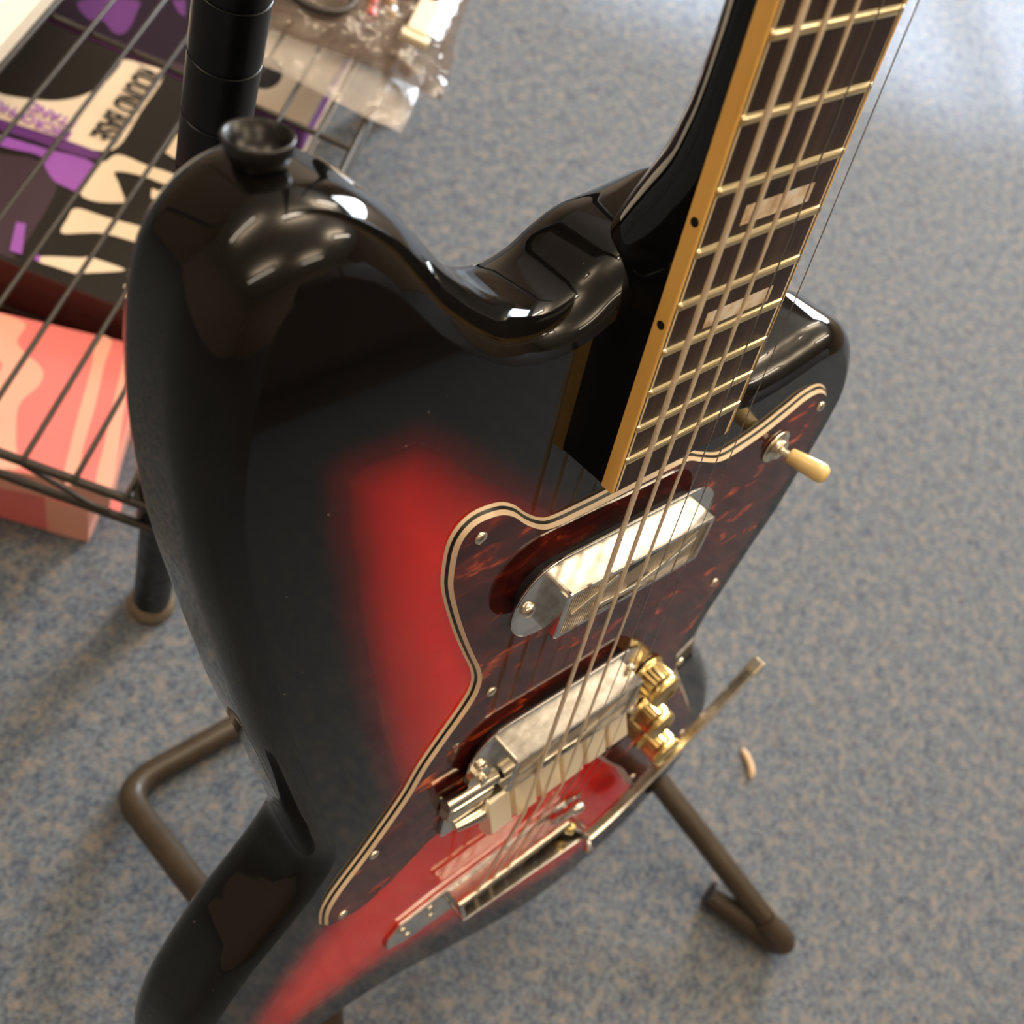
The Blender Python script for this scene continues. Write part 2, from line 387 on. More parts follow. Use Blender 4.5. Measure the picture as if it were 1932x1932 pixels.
def make_body():
    n = len(outline); N1 = offset(outline, 1.0)
    nor = [(q[0] - p[0], q[1] - p[1]) for p, q in zip(outline, N1)]
    nor = [(a / math.hypot(a, b), b / math.hypot(a, b)) for a, b in nor]
    for _ in range(4):
        nor = [tuple((nor[i - 1][d] + 2 * nor[i][d] + nor[(i + 1) % n][d]) / 4 for d in (0, 1)) for i in range(n)]
    rad = [edge_r(p) for p in outline]
    for _ in range(8): rad = [(rad[i - 1] + 2 * rad[i] + rad[(i + 1) % n]) / 4 for i in range(n)]
    vs = []; fs = []; K = 14; A0 = math.radians(15)
    radF = [rad[i] + 3.6 * max(0, min(1, (outline[i][1] - 225) / 40)) * max(0, min(1, (-50 - outline[i][0]) / 30)) for i in range(n)]
    for _ in range(8): radF = [(radF[i - 1] + 2 * radF[i] + radF[(i + 1) % n]) / 4 for i in range(n)]
    rings = []
    for k in range(K + 1):          # front roundover, from the flat top to the side
        a = A0 + (math.pi / 2 - A0) * k / K
        rings.append([(outline[i][0] + nor[i][0] * radF[i] * (1 - math.sin(a)), outline[i][1] + nor[i][1] * radF[i] * (1 - math.sin(a)), ZT - radF[i] * (math.cos(A0) - math.cos(a))) for i in range(n)])
    for k in range(K + 1):          # back roundover
        a = math.pi / 2 * (1 - k / K)
        rings.append([(outline[i][0] + nor[i][0] * rad[i] * (1 - math.sin(a)), outline[i][1] + nor[i][1] * rad[i] * (1 - math.sin(a)), ZB + rad[i] * (1 - math.cos(a))) for i in range(n)])
    for r in rings: vs += r
    for j in range(len(rings) - 1):
        for i in range(n):
            fs.append((j * n + i, j * n + (i + 1) % n, (j + 1) * n + (i + 1) % n, (j + 1) * n + i))
    base = (len(rings) - 1) * n
    fs.append(tuple(base + i for i in range(n)))
    # flat top, filled with a grid so that the burst can follow the edge
    loop = [(v[0], v[1]) for v in rings[0]]
    xs = [p[0] for p in loop]; ys = [p[1] for p in loop]; gp = []
    st = 7.0; y = min(ys)
    def inside(p):
        c = False
        for i in range(n):
            a, b = loop[i - 1], loop[i]
            if (a[1] > p[1]) != (b[1] > p[1]) and p[0] < (b[0] - a[0]) * (p[1] - a[1]) / (b[1] - a[1]) + a[0]: c = not c
        return c
    while y < max(ys):
        x = min(xs)
        while x < max(xs):
            if inside((x, y)) and edge_dist((x, y)) > 14: gp.append((x, y))
            x += st
        y += st
    cd = delaunay_2d_cdt([Vector(p) for p in loop + gp], [], [list(range(n))], 1, 1e-4)
    tv, tfc = cd[0], cd[2]
    off0 = len(vs); vs += [(p.x, p.y, ZT) for p in tv]; fs += [tuple(off0 + i for i in f) for f in tfc]
    me = bpy.data.meshes.new('body'); me.from_pydata([gt(p) for p in vs], [], fs)
    bm = bmesh.new(); bm.from_mesh(me); bmesh.ops.remove_doubles(bm, verts=bm.verts, dist=1e-6); bmesh.ops.recalc_face_normals(bm, faces=bm.faces); bm.to_mesh(me); bm.free()
    me.polygons.foreach_set('use_smooth', [True] * len(me.polygons))
    at = me.attributes.new('edge_distance', 'FLOAT', 'POINT')
    vals = []
    for v in me.vertices:
        p = (v.co.x / MM + GB.x, v.co.y / MM + GB.y); z = v.co.z / MM + GB.z
        d = edge_dist(p) if z > ZT - 1 else 0.0
        d = max(0.0, min(d, 37 + (p[0] + 53) * -0.69 + (p[1] - 190) * -0.72, 37 + (228 - p[1]) * 0.9)) if z > ZT - 1 else 0.0
        vals.append(min(1, d / 80.0))
    at.data.foreach_set('value', vals)
    me.materials.append(MATS['sunburst'])
    o = bpy.data.objects.new('body', me); COL.objects.link(o); o.parent = guitar
    em = o.modifiers.new('crease', 'EDGE_SPLIT'); em.split_angle = math.radians(11)
    o['label'] = 'glossy body, black at the edges fading to red'
    return o
body = make_body()

# neck
SC = 640.0
def fy(k): return SC * 2 ** (-k / 12)
def halfw(y):
    W12, W20 = 50.07, 51.65
    return (W12 + (W20 - W12) * (y - fy(12)) / (fy(20) - fy(12))) / 2
def hb(y): return halfw(y) + 1.4
def make_neck():
    D = [(190, 36, 6), (240, 36, 5), (254, 35.5, 4), (262, 34.5, 3.5), (270, 32.5, 2.9), (282, 29, 2.25), (292, 26.5, 2.1), (302, 24.8, 2.05), (320, 23.6, 2.05), (360, 23, 2.05), (480, 22, 2.05), (640, 21, 2.05), (652, 17, 2.6)]
    D = catmull(D, 4, closed=False)
    seg = 26; mb = MB(); vs = []; fs = []
    for (y, d, e) in D:
        h = hb(y)
        for k in range(seg + 1):
            a = math.pi * k / seg; c, s = math.cos(a), math.sin(a)
            x = -h * math.copysign(abs(c) ** (2 / e), c); z = -5.5 - (d - 5.5) * abs(s) ** (2 / e)
            vs.append((x, y, z))
    m = seg + 1
    for j in range(len(D) - 1):
        for k in range(seg):
            fs.append((j * m + k, j * m + k + 1, (j + 1) * m + k + 1, (j + 1) * m + k))
        fs.append((j * m + seg, j * m, (j + 1) * m, (j + 1) * m + seg))
    mb.add(vs, fs, True)
    mb.add(vs[:m], [tuple(range(m))]); mb.add(vs[-m:], [tuple(range(m - 1, -1, -1))])
    o = gpart('neck', mb, 'black_gloss'); o['label'] = 'glossy black neck'
    em = o.modifiers.new('split', 'EDGE_SPLIT'); em.split_angle = math.radians(50)
    return o
neck = make_neck()
hs = MB().prism([(-24, 650), (24, 650), (30, 690), (44, 760), (40, 800), (10, 822), (-22, 806), (-34, 740), (-30, 690)][::1], -22, -6)
head = gpart('headstock', hs, 'black_gloss', bevel=1.5)
def strip(xa, xb, z0, z1, ya=189.0, yb=640.0):
    mb = MB(); vs = []; N = 12
    for i in range(N + 1):
        y = ya + (yb - ya) * i / N; h = hb(y)
        for x, z in ((xa(h), z0), (xb(h), z0), (xb(h), z1), (xa(h), z1)): vs.append((x, y, z))
    fs = [(0, 1, 2, 3), tuple(4 * N + k for k in (3, 2, 1, 0))]
    for i in range(N):
        for k in range(4): fs.append((4 * i + k, 4 * i + (k + 1) % 4, 4 * i + 4 + (k + 1) % 4, 4 * i + 4 + k))
    return mb.add(vs, fs)
board = gpart('fretboard', strip(lambda h: -h + 2.5, lambda h: h - 2.5, -5.5, -1.0), 'rosewood')
board['label'] = 'dark brown wooden fretboard'
for sg in (-1, 1):
    o = gpart('binding', strip(lambda h: sg * h, lambda h: sg * (h - 1.3), -5.7, -0.95), 'binding_yellow', board, bevel=0.35); o['label'] = 'yellowed binding along the fretboard edge'
    gpart('purfling', strip(lambda h: sg * (h - 1.3), lambda h: sg * (h - 1.75), -5.5, -1.1), 'ply_black', board)
    gpart('edge_line', strip(lambda h: sg * (h - 1.75), lambda h: sg * (h - 2.5), -5.5, -0.95), 'cream', board)
for k in range(1, 21):
    y = fy(k); h = halfw(y) + 0.1; mb = MB(); prof = [(-1.25, -1.0), (-1.05, -0.35), (-0.55, 0.0), (0, 0.1), (0.55, 0.0), (1.05, -0.35), (1.25, -1.0)]
    vs = []
    for x, s in ((-h, 0.25), (-h + 0.9, 1), (h - 0.9, 1), (h, 0.25)):
        for (dy, z) in prof: vs.append((x, y + dy * (0.85 if s < 1 else 1), -1.0 + (z + 1.0) * s))
    m = len(prof); fs = []
    for j in range(3):
        for q in range(m - 1): fs.append((j * m + q, j * m + q + 1, (j + 1) * m + q + 1, (j + 1) * m + q))
    fs += [tuple(range(m)), tuple(range(4 * m - 1, 3 * m - 1, -1))]
    mb.add(vs, fs, False)
    gpart('fret', mb, 'fret_metal', board)
for k in (3, 5, 7, 9, 12, 15, 17):
    yc = (fy(k) + fy(k - 1)) / 2; hh = 2.9 - 0.06 * max(0, k - 12)
    if k == 15: yc = 275.6
    if k == 17: yc = 244.8; hh = 2.5
    mb = MB().box((-10.6, yc - hh, -1.3), (17.6, yc + hh, -0.93))
    gpart('inlay', mb, 'pearl', board)
    for sg in (-1, 1):
        yd = {15: 276.8, 17: 247.7}.get(k, yc)
        mb = MB().lathe((sg * (hb(yd) - 0.6), yd, -3.1), (sg, 0, 0), [(0.0, 0.66), (1.25, 0.66), (1.25, 0)], 14, False)
        gpart('side_dot', mb, 'dot_black', board)
gpart('nut', MB().box((-22, 640, -5.5), (22, 645, 1.2)), 'cream', neck, bevel=0.4)

# strings
STR = [(-22.4, -22.0, 0.85, 1), (-12.9, -11.6, 0.70, 1), (-2.7, 0.0, 0.58, 1), (7.4, 9.8, 0.22, 0), (16.6, 19.8, 0.19, 0), (23.2, 29.0, 0.17, 0)]
for i, (x12, xb, r, wd) in enumerate(STR):
    xa = lambda y: xb + (x12 - xb) * y / 325.0
    tx = [-31, -19.5, -8, 4, 16, 28][i] * 0.86
    pts = [(tx, -92, -8.5), (tx * .985 + xb * .015, -84, -3.4), (xb, 0.5, 4.2)]
    n = 12
    for j in range(1, n + 1):
        y = 642.0 * j / n; pts.append((xa(y), y, 4.2 - 2.4 * j / n))
    o = gpart('string', MB().tube(pts, r, 8), 'string_wound' if wd else 'string_plain')
    o['label'] = ['thick wound bass string', 'wound string', 'wound string', 'plain string', 'thin plain string', 'thinnest plain string'][i]

# ---- pickguard
GO_B = [(-10, 171.5), (-22, 172.0), (-35, 173.0), (-41, 175.5), (-48, 181.5), (-54, 188), (-60, 192.2), (-66, 193.8), (-71, 193.8), (-75.5, 191), (-78, 185.5), (-78.3, 177), (-77.3, 167), (-73.5, 154), (-68, 138.5), (-62, 123.5), (-56, 109), (-54.5, 100), (-57.5, 90), (-72, 66), (-79, 49), (-93.5, 25), (-106, 7), (-110.8, -4), (-111.3, -15)]
GO_L = [(-110, -21), (-103, -24), (-92, -26.5), (-78, -22), (-66, -12), (-57, -6), (-40, -4), (-10, -8), (20, -18), (45, -40), (67, -71), (84, -94), (97, -116), (108, -136), (122, -150)]
GO_R = [(137, -151), (147, -138), (151, -122), (150, -104), (143, -87), (136, -73), (126, -56), (111, -31), (99, -10), (91.5, 8), (90.5, 20), (95, 38), (104, 68), (113, 98), (120, 122), (122.5, 140), (121, 152), (117.5, 160), (113, 164.5), (106, 168), (97, 168), (87, 164.5), (74, 160.5), (59, 158.3), (50, 159), (38, 165), (28, 170), (12, 171)]
gp = GO_B + GO_L + GO_R
gsm = resample(catmull(gp, 8), 2.2)
if area2(gsm) < 0: gsm.reverse()
def ring_band(o0, z0, o1, z1):
    A = offset(gsm, o0); B = offset(gsm, o1); n = len(A); mb = MB()
    return mb.add([(p[0], p[1], z0) for p in A] + [(p[0], p[1], z1) for p in B], [(i, (i + 1) % n, n + (i + 1) % n, n + i) for i in range(n)], True)
def guard_top():
    A = offset(gsm, 2.5); n = len(A)
    cd = delaunay_2d_cdt([Vector(p) for p in A], [], [list(range(n))], 1, 1e-4)
    return MB().add([(p.x, p.y, -11.2) for p in cd[0]], [tuple(f) for f in cd[2]])
guard = gpart('pickguard', guard_top(), 'tortoise'); guard['label'] = 'dark red tortoiseshell pickguard'
gpart('ply_layer', ring_band(0, -14.05, 0.75, -13.2), 'ply_white', guard)
gpart('ply_layer', ring_band(0.75, -13.2, 1.45, -12.4), 'ply_black', guard)
gpart('ply_layer', ring_band(1.45, -12.4, 2.5, -11.2), 'ply_white', guard)
def screw(c, r, parent, m='nickel_warm', axis=(0, 0, 1)):
    mb = MB().lathe(c, axis, [(r, -0.4), (r, 0.25), (r * .8, 0.75), (r * .4, 1.0), (0, 1.05)], 16)
    o = gpart('screw', mb, m, parent); t = MB().box((c[0] - r * .7, c[1] - .25, c[2] + .8), (c[0] + r * .7, c[1] + .25, c[2] + 1.1))
    return o
for p in [(-67.9, 184.7), (112.8, 156), (-45.5, 91.3), (-102, -17), (95.5, -1), (143, -109), (104.4, -121), (-90, 20), (92, 62)]:
    screw((p[0], p[1], -11.1), 2.3, guard)

# ---- pickups
def pickup(xc, yc, zt, xr, yr, zr, hw):
    # slight skew of the cover against the strings
    ca, sa = math.cos(-0.062), math.sin(-0.062)
    def xf(p): return (xc + p[0] * ca - p[1] * sa, yc + p[0] * sa + p[1] * ca, p[2] + zt - 1.0)
    def xg(p): return (xr + p[0] * ca - p[1] * sa, yr + p[0] * sa + p[1] * ca, p[2])
    ring = MB().prism([xg((x, y, 0))[:2] for x, y in rrect(-49, -hw, 49, hw, hw - 1, 9)], zr - 1.3, zr)
    root = gpart('pickup', ring, 'chrome', bevel=0.4); root['label'] = 'chrome mounting ring'
    gpart('ring_base', MB().prism([xg((x, y, 0))[:2] for x, y in rrect(-43, -hw + 6, 43, hw - 6, hw - 7, 7)], -11.2, zr - 1.3), 'panel_dark', root)
    wall = MB(); L, W = 37.5, 11.2
    o_ = rrect(-L, -W, L, W, 1.6, 3); i_ = rrect(-L + 2.0, -W + 2.0, L - 2.0, W - 2.0, 0.8, 3); n = len(o_)
    vs = [xf((x, y, zr - zt + 1.0 - 0.5)) for x, y in o_] + [xf((x, y, 0.5)) for x, y in o_] + [xf((x * .988, y * .965, 1.0)) for x, y in o_] + [xf((x, y, 1.0)) for x, y in i_] + [xf((x, y, -0.6)) for x, y in i_]
    fs = []
    for j in range(4): fs += [(j * n + i, j * n + (i + 1) % n, (j + 1) * n + (i + 1) % n, (j + 1) * n + i) for i in range(n)]
    wall.add(vs, fs)
    c = gpart('cover', wall, 'chrome', root); c['label'] = 'raised chrome pickup cover'
    pan = MB().box((-L + 2, -W + 2, -1.2), (L - 2, W - 2, -0.6), xf)
    gpart('panel', pan, 'pickup_panel', root)
    rib = MB(); x = -L + 2.4
    while x < L - 2.4:
        rib.box((x, -W + 2.1, -0.65), (x + 0.55, W - 2.1, -0.25), xf); x += 1.15
    gpart('ribs', rib, 'pickup_panel', root)['kind'] = 'stuff'
    for s in (1, -1):
        b = MB().prism([(-32 * s, -1.5 * s), (-31 * s, -3.2 * s), (-11 * s, 5.4 * s), (-12.5 * s, 7.2 * s)][::1], -0.5, 0.7, xf=xf)
        gpart('trim_bar', b, 'nickel_warm', root, bevel=0.25)
        b = MB().prism([(-21 * s, -6.3 * s), (2 * s, -8.0 * s), (16 * s, -3.6 * s), (31 * s, 6.5 * s), (29 * s, 7.3 * s), (15 * s, -1.8 * s), (2 * s, -6.0 * s), (-20 * s, -4.8 * s)][::1], -0.5, 0.7, xf=xf) if s > 0 else None
        if b: gpart('trim_bar', b, 'nickel_warm', root, bevel=0.25)
        d = MB().prism([(-10 * s, 6.4 * s), (-8 * s, 3.6 * s), (16 * s, 8.6 * s), (14 * s, 9.0 * s)], -0.5, 0.15, xf=xf)
        gpart('trim_plate', d, 'panel_dark', root)
    for s in (-1, 1):
        p = xg((s * 43, 0, zr)); mb = MB().lathe(p, (0, 0, 1), [(2.9, 0), (2.9, 0.8), (2.2, 1.7), (1.0, 2.1), (0, 2.2)], 18)
        gpart('screw', mb, 'nickel_warm', root)
    return root
pickup(2, 136.0, 1.0, -3, 141.5, -5.2, 17.5); pickup(4, 32.0, 0.2, -3, 45, -7.0, 18.0)

# ---- bridge
br = gpart('bridge', MB().prism(rrect(-57, -3, 52, 14, 3), -11.2, -8.6), 'chrome', bevel=0.4); br['label'] = 'chrome bridge with six angled saddles'
gpart('base_rail', MB().tube([(-61, 32.5, -6.6), (-35, 29, -6.6)], 3.0, 14), 'nickel_warm', br)
gpart('end_block', MB().prism([(-60, 18), (-35, 17), (-34, 25), (-59, 28)], -11, -4.4, 1.0), 'nickel_warm', br, bevel=1.2)
gpart('end_block', MB().tube([(-53, 7.5, -6.2), (-42, 7.5, -5.2), (-32, 6.5, -5.0)], [2.6, 3.8, 3.4], 14), 'nickel_warm', br)
for s, x, y in ((-1, -47, 43), (1, 49, 8)):
    gpart('thumbwheel', MB().lathe((x, y, -8.0), (0, 0, 1), [(0, 0), (5.2, 0), (5.6, 0.6), (5.6, 3.2), (5.0, 3.8), (2.2, 4.2), (2.2, 6), (0, 6.2)], 22, False, 0.07), 'nickel_warm', br)
gpart('bridge_body', MB().prism(rrect(-40, -5, 46, 17, 2), -11, -3.4, 0.8), 'nickel_warm', br, bevel=0.5)
for i in range(6):
    x0 = -39.5 + i * 14.0; x1 = x0 + 12.3; j = 1.1 * (i % 3) - 0.8
    vs = [(x0, -6.0 + j, -4.4), (x1, -6.0 + j, -4.4), (x1, 16.5, -4.4), (x0, 16.5, -4.4), (x0 + .5, -4.8 + j, 0.8), (x1 - .5, -4.8 + j, 0.8), (x1 - .5, 0.2 + j, 3.5), (x0 + .5, 0.2 + j, 3.5), (x0 + .7, 15.0, -2.4), (x1 - .7, 15.0, -2.4)]
    fs = [(3, 2, 1, 0), (0, 1, 5, 4), (4, 5, 6, 7), (7, 6, 9, 8), (8, 9, 2, 3), (0, 4, 7, 8, 3), (1, 2, 9, 6, 5)]
    gpart('saddle', MB().add(vs, fs), 'saddle_metal', br, bevel=0.6)

# ---- tailpiece with vibrato arm
tp = gpart('tailpiece', MB().prism([(-72, -92), (-66, -84), (-42, -82), (40, -82), (54, -88), (56, -108), (46, -114), (-36, -112), (-62, -108), (-72, -102)][::-1], -14, -11.6), 'chrome', bevel=0.6)
tp['label'] = 'chrome vibrato tailpiece with an open string channel'
def wall4(a, b, h0, h1, t, zb=-11.6):
    ax, ay = a; bx, by = b; d = Vector((bx - ax, by - ay)).normalized(); nx, ny = -d.y * t, d.x * t
    return MB().add([(ax, ay, zb), (bx, by, zb), (bx + nx, by + ny, zb), (ax + nx, ay + ny, zb), (ax, ay, h0), (bx, by, h1), (bx + nx, by + ny, h1), (ax + nx, ay + ny, h0)], [(3, 2, 1, 0), (4, 5, 6, 7), (0, 1, 5, 4), (1, 2, 6, 5), (2, 3, 7, 6), (3, 0, 4, 7)])
gpart('string_rail', wall4((-38, -85), (34, -87), -4.6, -4.6, 2.2), 'chrome', tp, bevel=0.7)
gpart('roller_bar', MB().tube([(-38, -84, -3.9), (35, -86, -3.9)], 2.1, 14), 'nickel_warm', tp)
gpart('back_rail', wall4((-34, -104), (52, -107), -0.5, 3.2, 2.0), 'chrome', tp, bevel=0.6)
gpart('end_plate', wall4((-37, -84), (-33, -104), -5.0, -0.5, 2.2), 'chrome', tp, bevel=0.6)
gpart('end_plate', wall4((51, -106), (35, -86), 3.2, -4.2, 2.0), 'chrome', tp, bevel=0.6)
gpart('channel_floor', MB().prism([(-35, -86), (-32, -103), (50, -105), (34, -88)], -11.7, -11.2), 'panel_dark', tp)
for i in range(6):
    x = [-31, -19.5, -8, 4, 16, 28][i] * 0.86
    gpart('ball_end', MB().lathe((x, -97, -9.4), (0, 1, 0), [(0, -2.0), (1.3, -1.9), (1.9, -.8), (1.9, .8), (1.3, 1.9), (0, 2.0)], 14), 'ball_brass', tp)
gpart('gold_spring', MB().lathe((39, -95, -4), (0.3, 0.2, 1), [(0, -5), (3.0, -5), (3.6, 0), (3.0, 3), (0, 4)], 16), 'gold', tp)
gpart('height_screw', MB().lathe((50, -108, 3.5), (0.10, -1, 0.25), [(0, 0), (1.5, 0), (1.5, 9), (2.6, 9.6), (2.6, 12), (1.2, 13), (0, 13)], 14), 'chrome', tp)
gpart('arm_pivot', MB().lathe((22, -73, -6), (0.95, 0.1, 0.15), [(0, 0), (2.4, 0), (2.4, 12), (3.3, 12.4), (3.3, 18), (2.4, 19), (0, 19)], 16), 'chrome', tp)
for p in [(-64, -90), (-60, -101), (-46, -99), (-48, -88)]: screw((p[0], p[1], -11.6), 2.0, tp)
arm = catmull([(46, -101, 4.0), (62, -99, 3.6), (82, -92, 3.0), (108, -77, 2.6), (134, -60, 2.3), (157, -43, 2.0)], 6, closed=False)
def armmesh(pts, w, t):
    mb = MB(); vs = []
    for i, p in enumerate(pts):
        d = (Vector(pts[min(i + 1, len(pts) - 1)]) - Vector(pts[max(i - 1, 0)])).normalized(); s = d.cross(Vector((0, 0, 1))).normalized(); u = s.cross(d)
        for a, b in ((-1, -.6), (-.75, -1), (.75, -1), (1, -.6), (1, .6), (.75, 1), (-.75, 1), (-1, .6)): vs.append(Vector(p) + s * a * w / 2 + u * b * t / 2)
    fs = [tuple(range(7, -1, -1)), tuple(range(8 * len(pts) - 8, 8 * len(pts)))]
    for i in range(len(pts) - 1):
        for k in range(8): fs.append((8 * i + k, 8 * i + (k + 1) % 8, 8 * i + 8 + (k + 1) % 8, 8 * i + 8 + k))
    return mb.add(vs, fs)
av = gpart('vibrato_arm', armmesh(arm, 2.6, 6.4), 'chrome', tp); av['label'] = 'flat chrome vibrato arm'
gpart('arm_tip', armmesh([arm[-1], (164, -37.5, 2.0)], 4.0, 7.6), 'nickel_warm', tp, bevel=0.8)

# ---- knobs
for i, (x, y, s) in enumerate([(63, 17, 1.12), (76, -23, 1.05), (99, -70, 1.15)]):
    kb = gpart('control_knob', MB().lathe((x, y, -11.2), (0, 0, 1), [(0, 0), (9 * s, 0), (9 * s, 1.6), (7.6 * s, 2.4), (7.6 * s, 3.0)], 30), 'gold')
    kb['label'] = 'gold metal control knob'
    gpart('grip', MB().lathe((x, y, -8.2), (0, 0, 1), [(7.4 * s, 0), (7.4 * s, 7.6)], 44, False, 0.055), 'gold', kb)
    gpart('cap', MB().lathe((x, y, -0.6), (0, 0, 1), [(7.8 * s, 0), (8.0 * s, 0.6), (8.0 * s, 3.6), (7.2 * s, 4.6), (4.5 * s, 4.9), (4.2 * s, 4.3), (0, 4.2)], 30), 'gold', kb)

# ---- toggle switch
sw = gpart('toggle_switch', MB().lathe((89, 146, -11.2), (0, 0, 1), [(0, 0), (7.4, 0), (7.4, 0.9), (6.6, 1.3), (4.4, 1.3), (4.4, 3.2), (3.4, 3.6), (0, 3.6)], 24), 'nickel_warm'); sw['label'] = 'selector switch with a washer and nut'
ax = (0.20, 0.02, 1)
gpart('lever', MB().lathe((89, 146, -8), ax, [(1.6, 0), (1.6, 5)], 14), 'nickel_warm', sw)
gpart('switch_tip', MB().lathe((89, 146, -8), ax, [(0, 3.6), (2.9, 3.6), (3.2, 4.2), (3.7, 10), (4.1, 16), (3.9, 18.2), (2.8, 19.6), (1.2, 20.2), (0, 20.3)], 24), 'switch_cream', sw)['label'] = 'cream plastic switch tip'

# ---- strap button on the bass horn
sb = gpart('strap_button', MB().lathe((-121, 290.8, -37), (0, 1, 0), [(0, 0), (3.6, 0), (3.2, 1.6), (3.8, 2.6), (5.4, 4.2), (6.5, 6.6), (6.85, 8.8), (6.6, 9.3), (6.0, 9.0), (5.3, 6.4), (3.6, 4.0), (0, 3.4)], 36), 'black_plastic'); sb['label'] = 'black cup shaped strap button'
MATS['black_plastic'].node_tree.nodes['Principled BSDF'].inputs['Roughness'].default_value = 0.3

# ------------------------------------------------------------------ the stand
stand = empty('guitar_stand', (210, 0, 0)); tag(stand, 'dark brown tubular floor stand holding the guitar', 'stand')
def wt(base): return lambda p: ((p[0] - base[0]) * MM, (p[1] - base[1]) * MM, (p[2] - base[2]) * MM)
stf = wt((210, 0, 0))
def rounded(pts, r, k=6):
    out = [Vector(pts[0])]
    for i in range(1, len(pts) - 1):
        p = Vector(pts[i]); a = Vector(pts[i - 1]); b = Vector(pts[i + 1])
        d1 = (a - p).normalized(); d2 = (b - p).normalized(); A = p + d1 * r; B = p + d2 * r
        for s in range(k + 1):
            t = s / k; out.append(A.lerp(p, t).lerp(p.lerp(B, t), t))
    out.append(Vector(pts[-1])); return out
TR = 8.4
build('rear_frame', MB().tube(rounded([(104, 18, 96), (101, 60, 60), (98, 150, TR), (322, 150, TR), (318, 60, 60), (314, 18, 96)], 24), TR, 16), 'tube_rubber', stand, stf)
build('front_leg', MB().tube([(372, 72, 98), (402, -54, 60), (433, -184, 21)], TR, 16), 'tube_rubber', stand, stf)
build('front_leg', MB().tube([(150, 20, 118), (126, -34, 62), (78, -150, 14)], TR * 1.3, 16), 'tube_rubber', stand, stf)
build('rubber_foot', MB().tube([(427, -171, 28), (434, -186, 20), (437, -194, 14), (437, -198, 11)], [8.4, 10.2, 11.0, 9], 16), 'tube_rubber', stand, stf)
build('foot_bar', MB().tube([(437, -194, 11), (425, -166, 12), (412, -136, 10.5)], [10.5, 11.5, 9.5], 16), 'tube_rubber', stand, stf)
build('cross_bar', MB().tube([(104, 20, 96), (314, 20, 96)], 9, 14), 'tube_rubber', stand, stf)
build('leg_brace', MB().tube([(372, 72, 98), (340, 44, 100), (314, 20, 96)], 8, 14), 'tube_rubber', stand, stf)
for pl in ([(-60, -190, -82), (-60, -181.5, -74), (-60, -181.5, -22)], [(90, -192, -82), (90, -240, -82), (90, -242.5, -74), (90, -242.5, -22)]):
    build('cradle_arm', MB().tube([GO + GR @ Vector(p) for p in pl], 6.5, 14), 'tube_rubber', stand, stf)

# ------------------------------------------------------------------ the wire rack (axes a, b on the floor)
AA = math.radians(40); av_ = Vector((math.cos(AA), math.sin(AA), 0)); bv_ = Vector((-math.sin(AA), math.cos(AA), 0)); PO = Vector((176, 259, 0))
rack = empty('wire_rack', None, Matrix.Translation(PO * MM) @ Matrix.Rotation(AA, 4, 'Z')); tag(rack, 'black wire shelf rack with grooved round posts', 'shelf')
def rpart(name, mb, m, parent=None, **k): return build(name, mb, m, parent or rack, None, **k)
RL, RB = 600, 900
post_prof = [(0, 6)]
z = 14.0; pp = [(12.7, 14)]
while z < 1250:
    z += 25.4; pp += [(12.7, z - 0.9), (12.15, z - 0.6), (12.15, z + 0.3), (12.7, z + 0.6)]
pp.append((12.7, 1280)); pp.append((0, 1281))
post0 = None
for (a, b) in ((0, 0), (RL, 0), (0, RB), (RL, RB)):
    mb = MB().lathe((a, b, 0), (0, 0, 1), pp, 32)
    if post0 is None:
        p = rpart('post', mb, 'rack_post'); post0 = p
    else:
        p = rpart('post', mb, 'rack_post')
    em = p.modifiers.new('split', 'EDGE_SPLIT'); em.split_angle = math.radians(35)
    p['label'] = 'black post with evenly spaced grooves'
    rpart('foot', MB().lathe((a, b, 0), (0, 0, 1), [(0, 0), (13.5, 0), (16.2, 2), (16.2, 7), (14.5, 11), (12.8, 14), (0, 14)], 28), 'foot_cap', p)
    rpart('collar', MB().lathe((a, b, 0), (0, 0, 1), [(12.8, 134), (15.5, 134), (14.8, 172), (13.6, 178), (12.8, 178)], 28), 'black_plastic', p)
    rpart('collar_ring', MB().tube([(a + 16.4 * math.cos(t * math.pi / 10), b + 16.4 * math.sin(t * math.pi / 10), 166) for t in range(21)], 1.8, 8), 'rack_wire', p)
for zz, r in ((166, 2.9), (142, 2.9)):
    for pts in ([(-14, -10, zz), (-14, RB + 10, zz)], [(RL + 14, -10, zz), (RL + 14, RB + 10, zz)], [(-14, -10, zz), (RL + 14, -10, zz)], [(-14, RB + 10, zz), (RL + 14, RB + 10, zz)]):
        rpart('rail', MB().tube(pts, r, 10), 'rack_wire')
zig = []; b = 26; k = 0
while b < RB - 20:
    zig.append((-14, b, 145 if k % 2 == 0 else 163)); zig.append((-14, b + 12, 145 if k % 2 == 0 else 163)); b += 52; k += 1
rpart('truss_wire', MB().tube(zig, 1.7, 8), 'rack_wire')
zig = [(x, -10, 145 if i % 2 == 0 else 163) for i, x in enumerate(range(20, RL - 10, 50))]
rpart('truss_wire', MB().tube(zig, 1.7, 8), 'rack_wire')
wmesh = None
b = 17.6
while b < RB - 5:
    mb = MB().tube([(-15, 0, 168.5), (-12, 0, 170), (RL + 12, 0, 170), (RL + 15, 0, 168.5)], 1.7, 8)
    if wmesh is None:
        o = rpart('shelf_wire', mb, 'rack_wire'); wmesh = o.data
    else:
        o = bpy.data.objects.new('shelf_wire', wmesh); COL.objects.link(o); o.parent = rack
    o.location = (0, b * MM, 0); b += 29.3
rpart('support_wire', MB().tube([(336, -10, 165.5), (336, RB + 10, 165.5)], 2.3, 8), 'rack_wire')

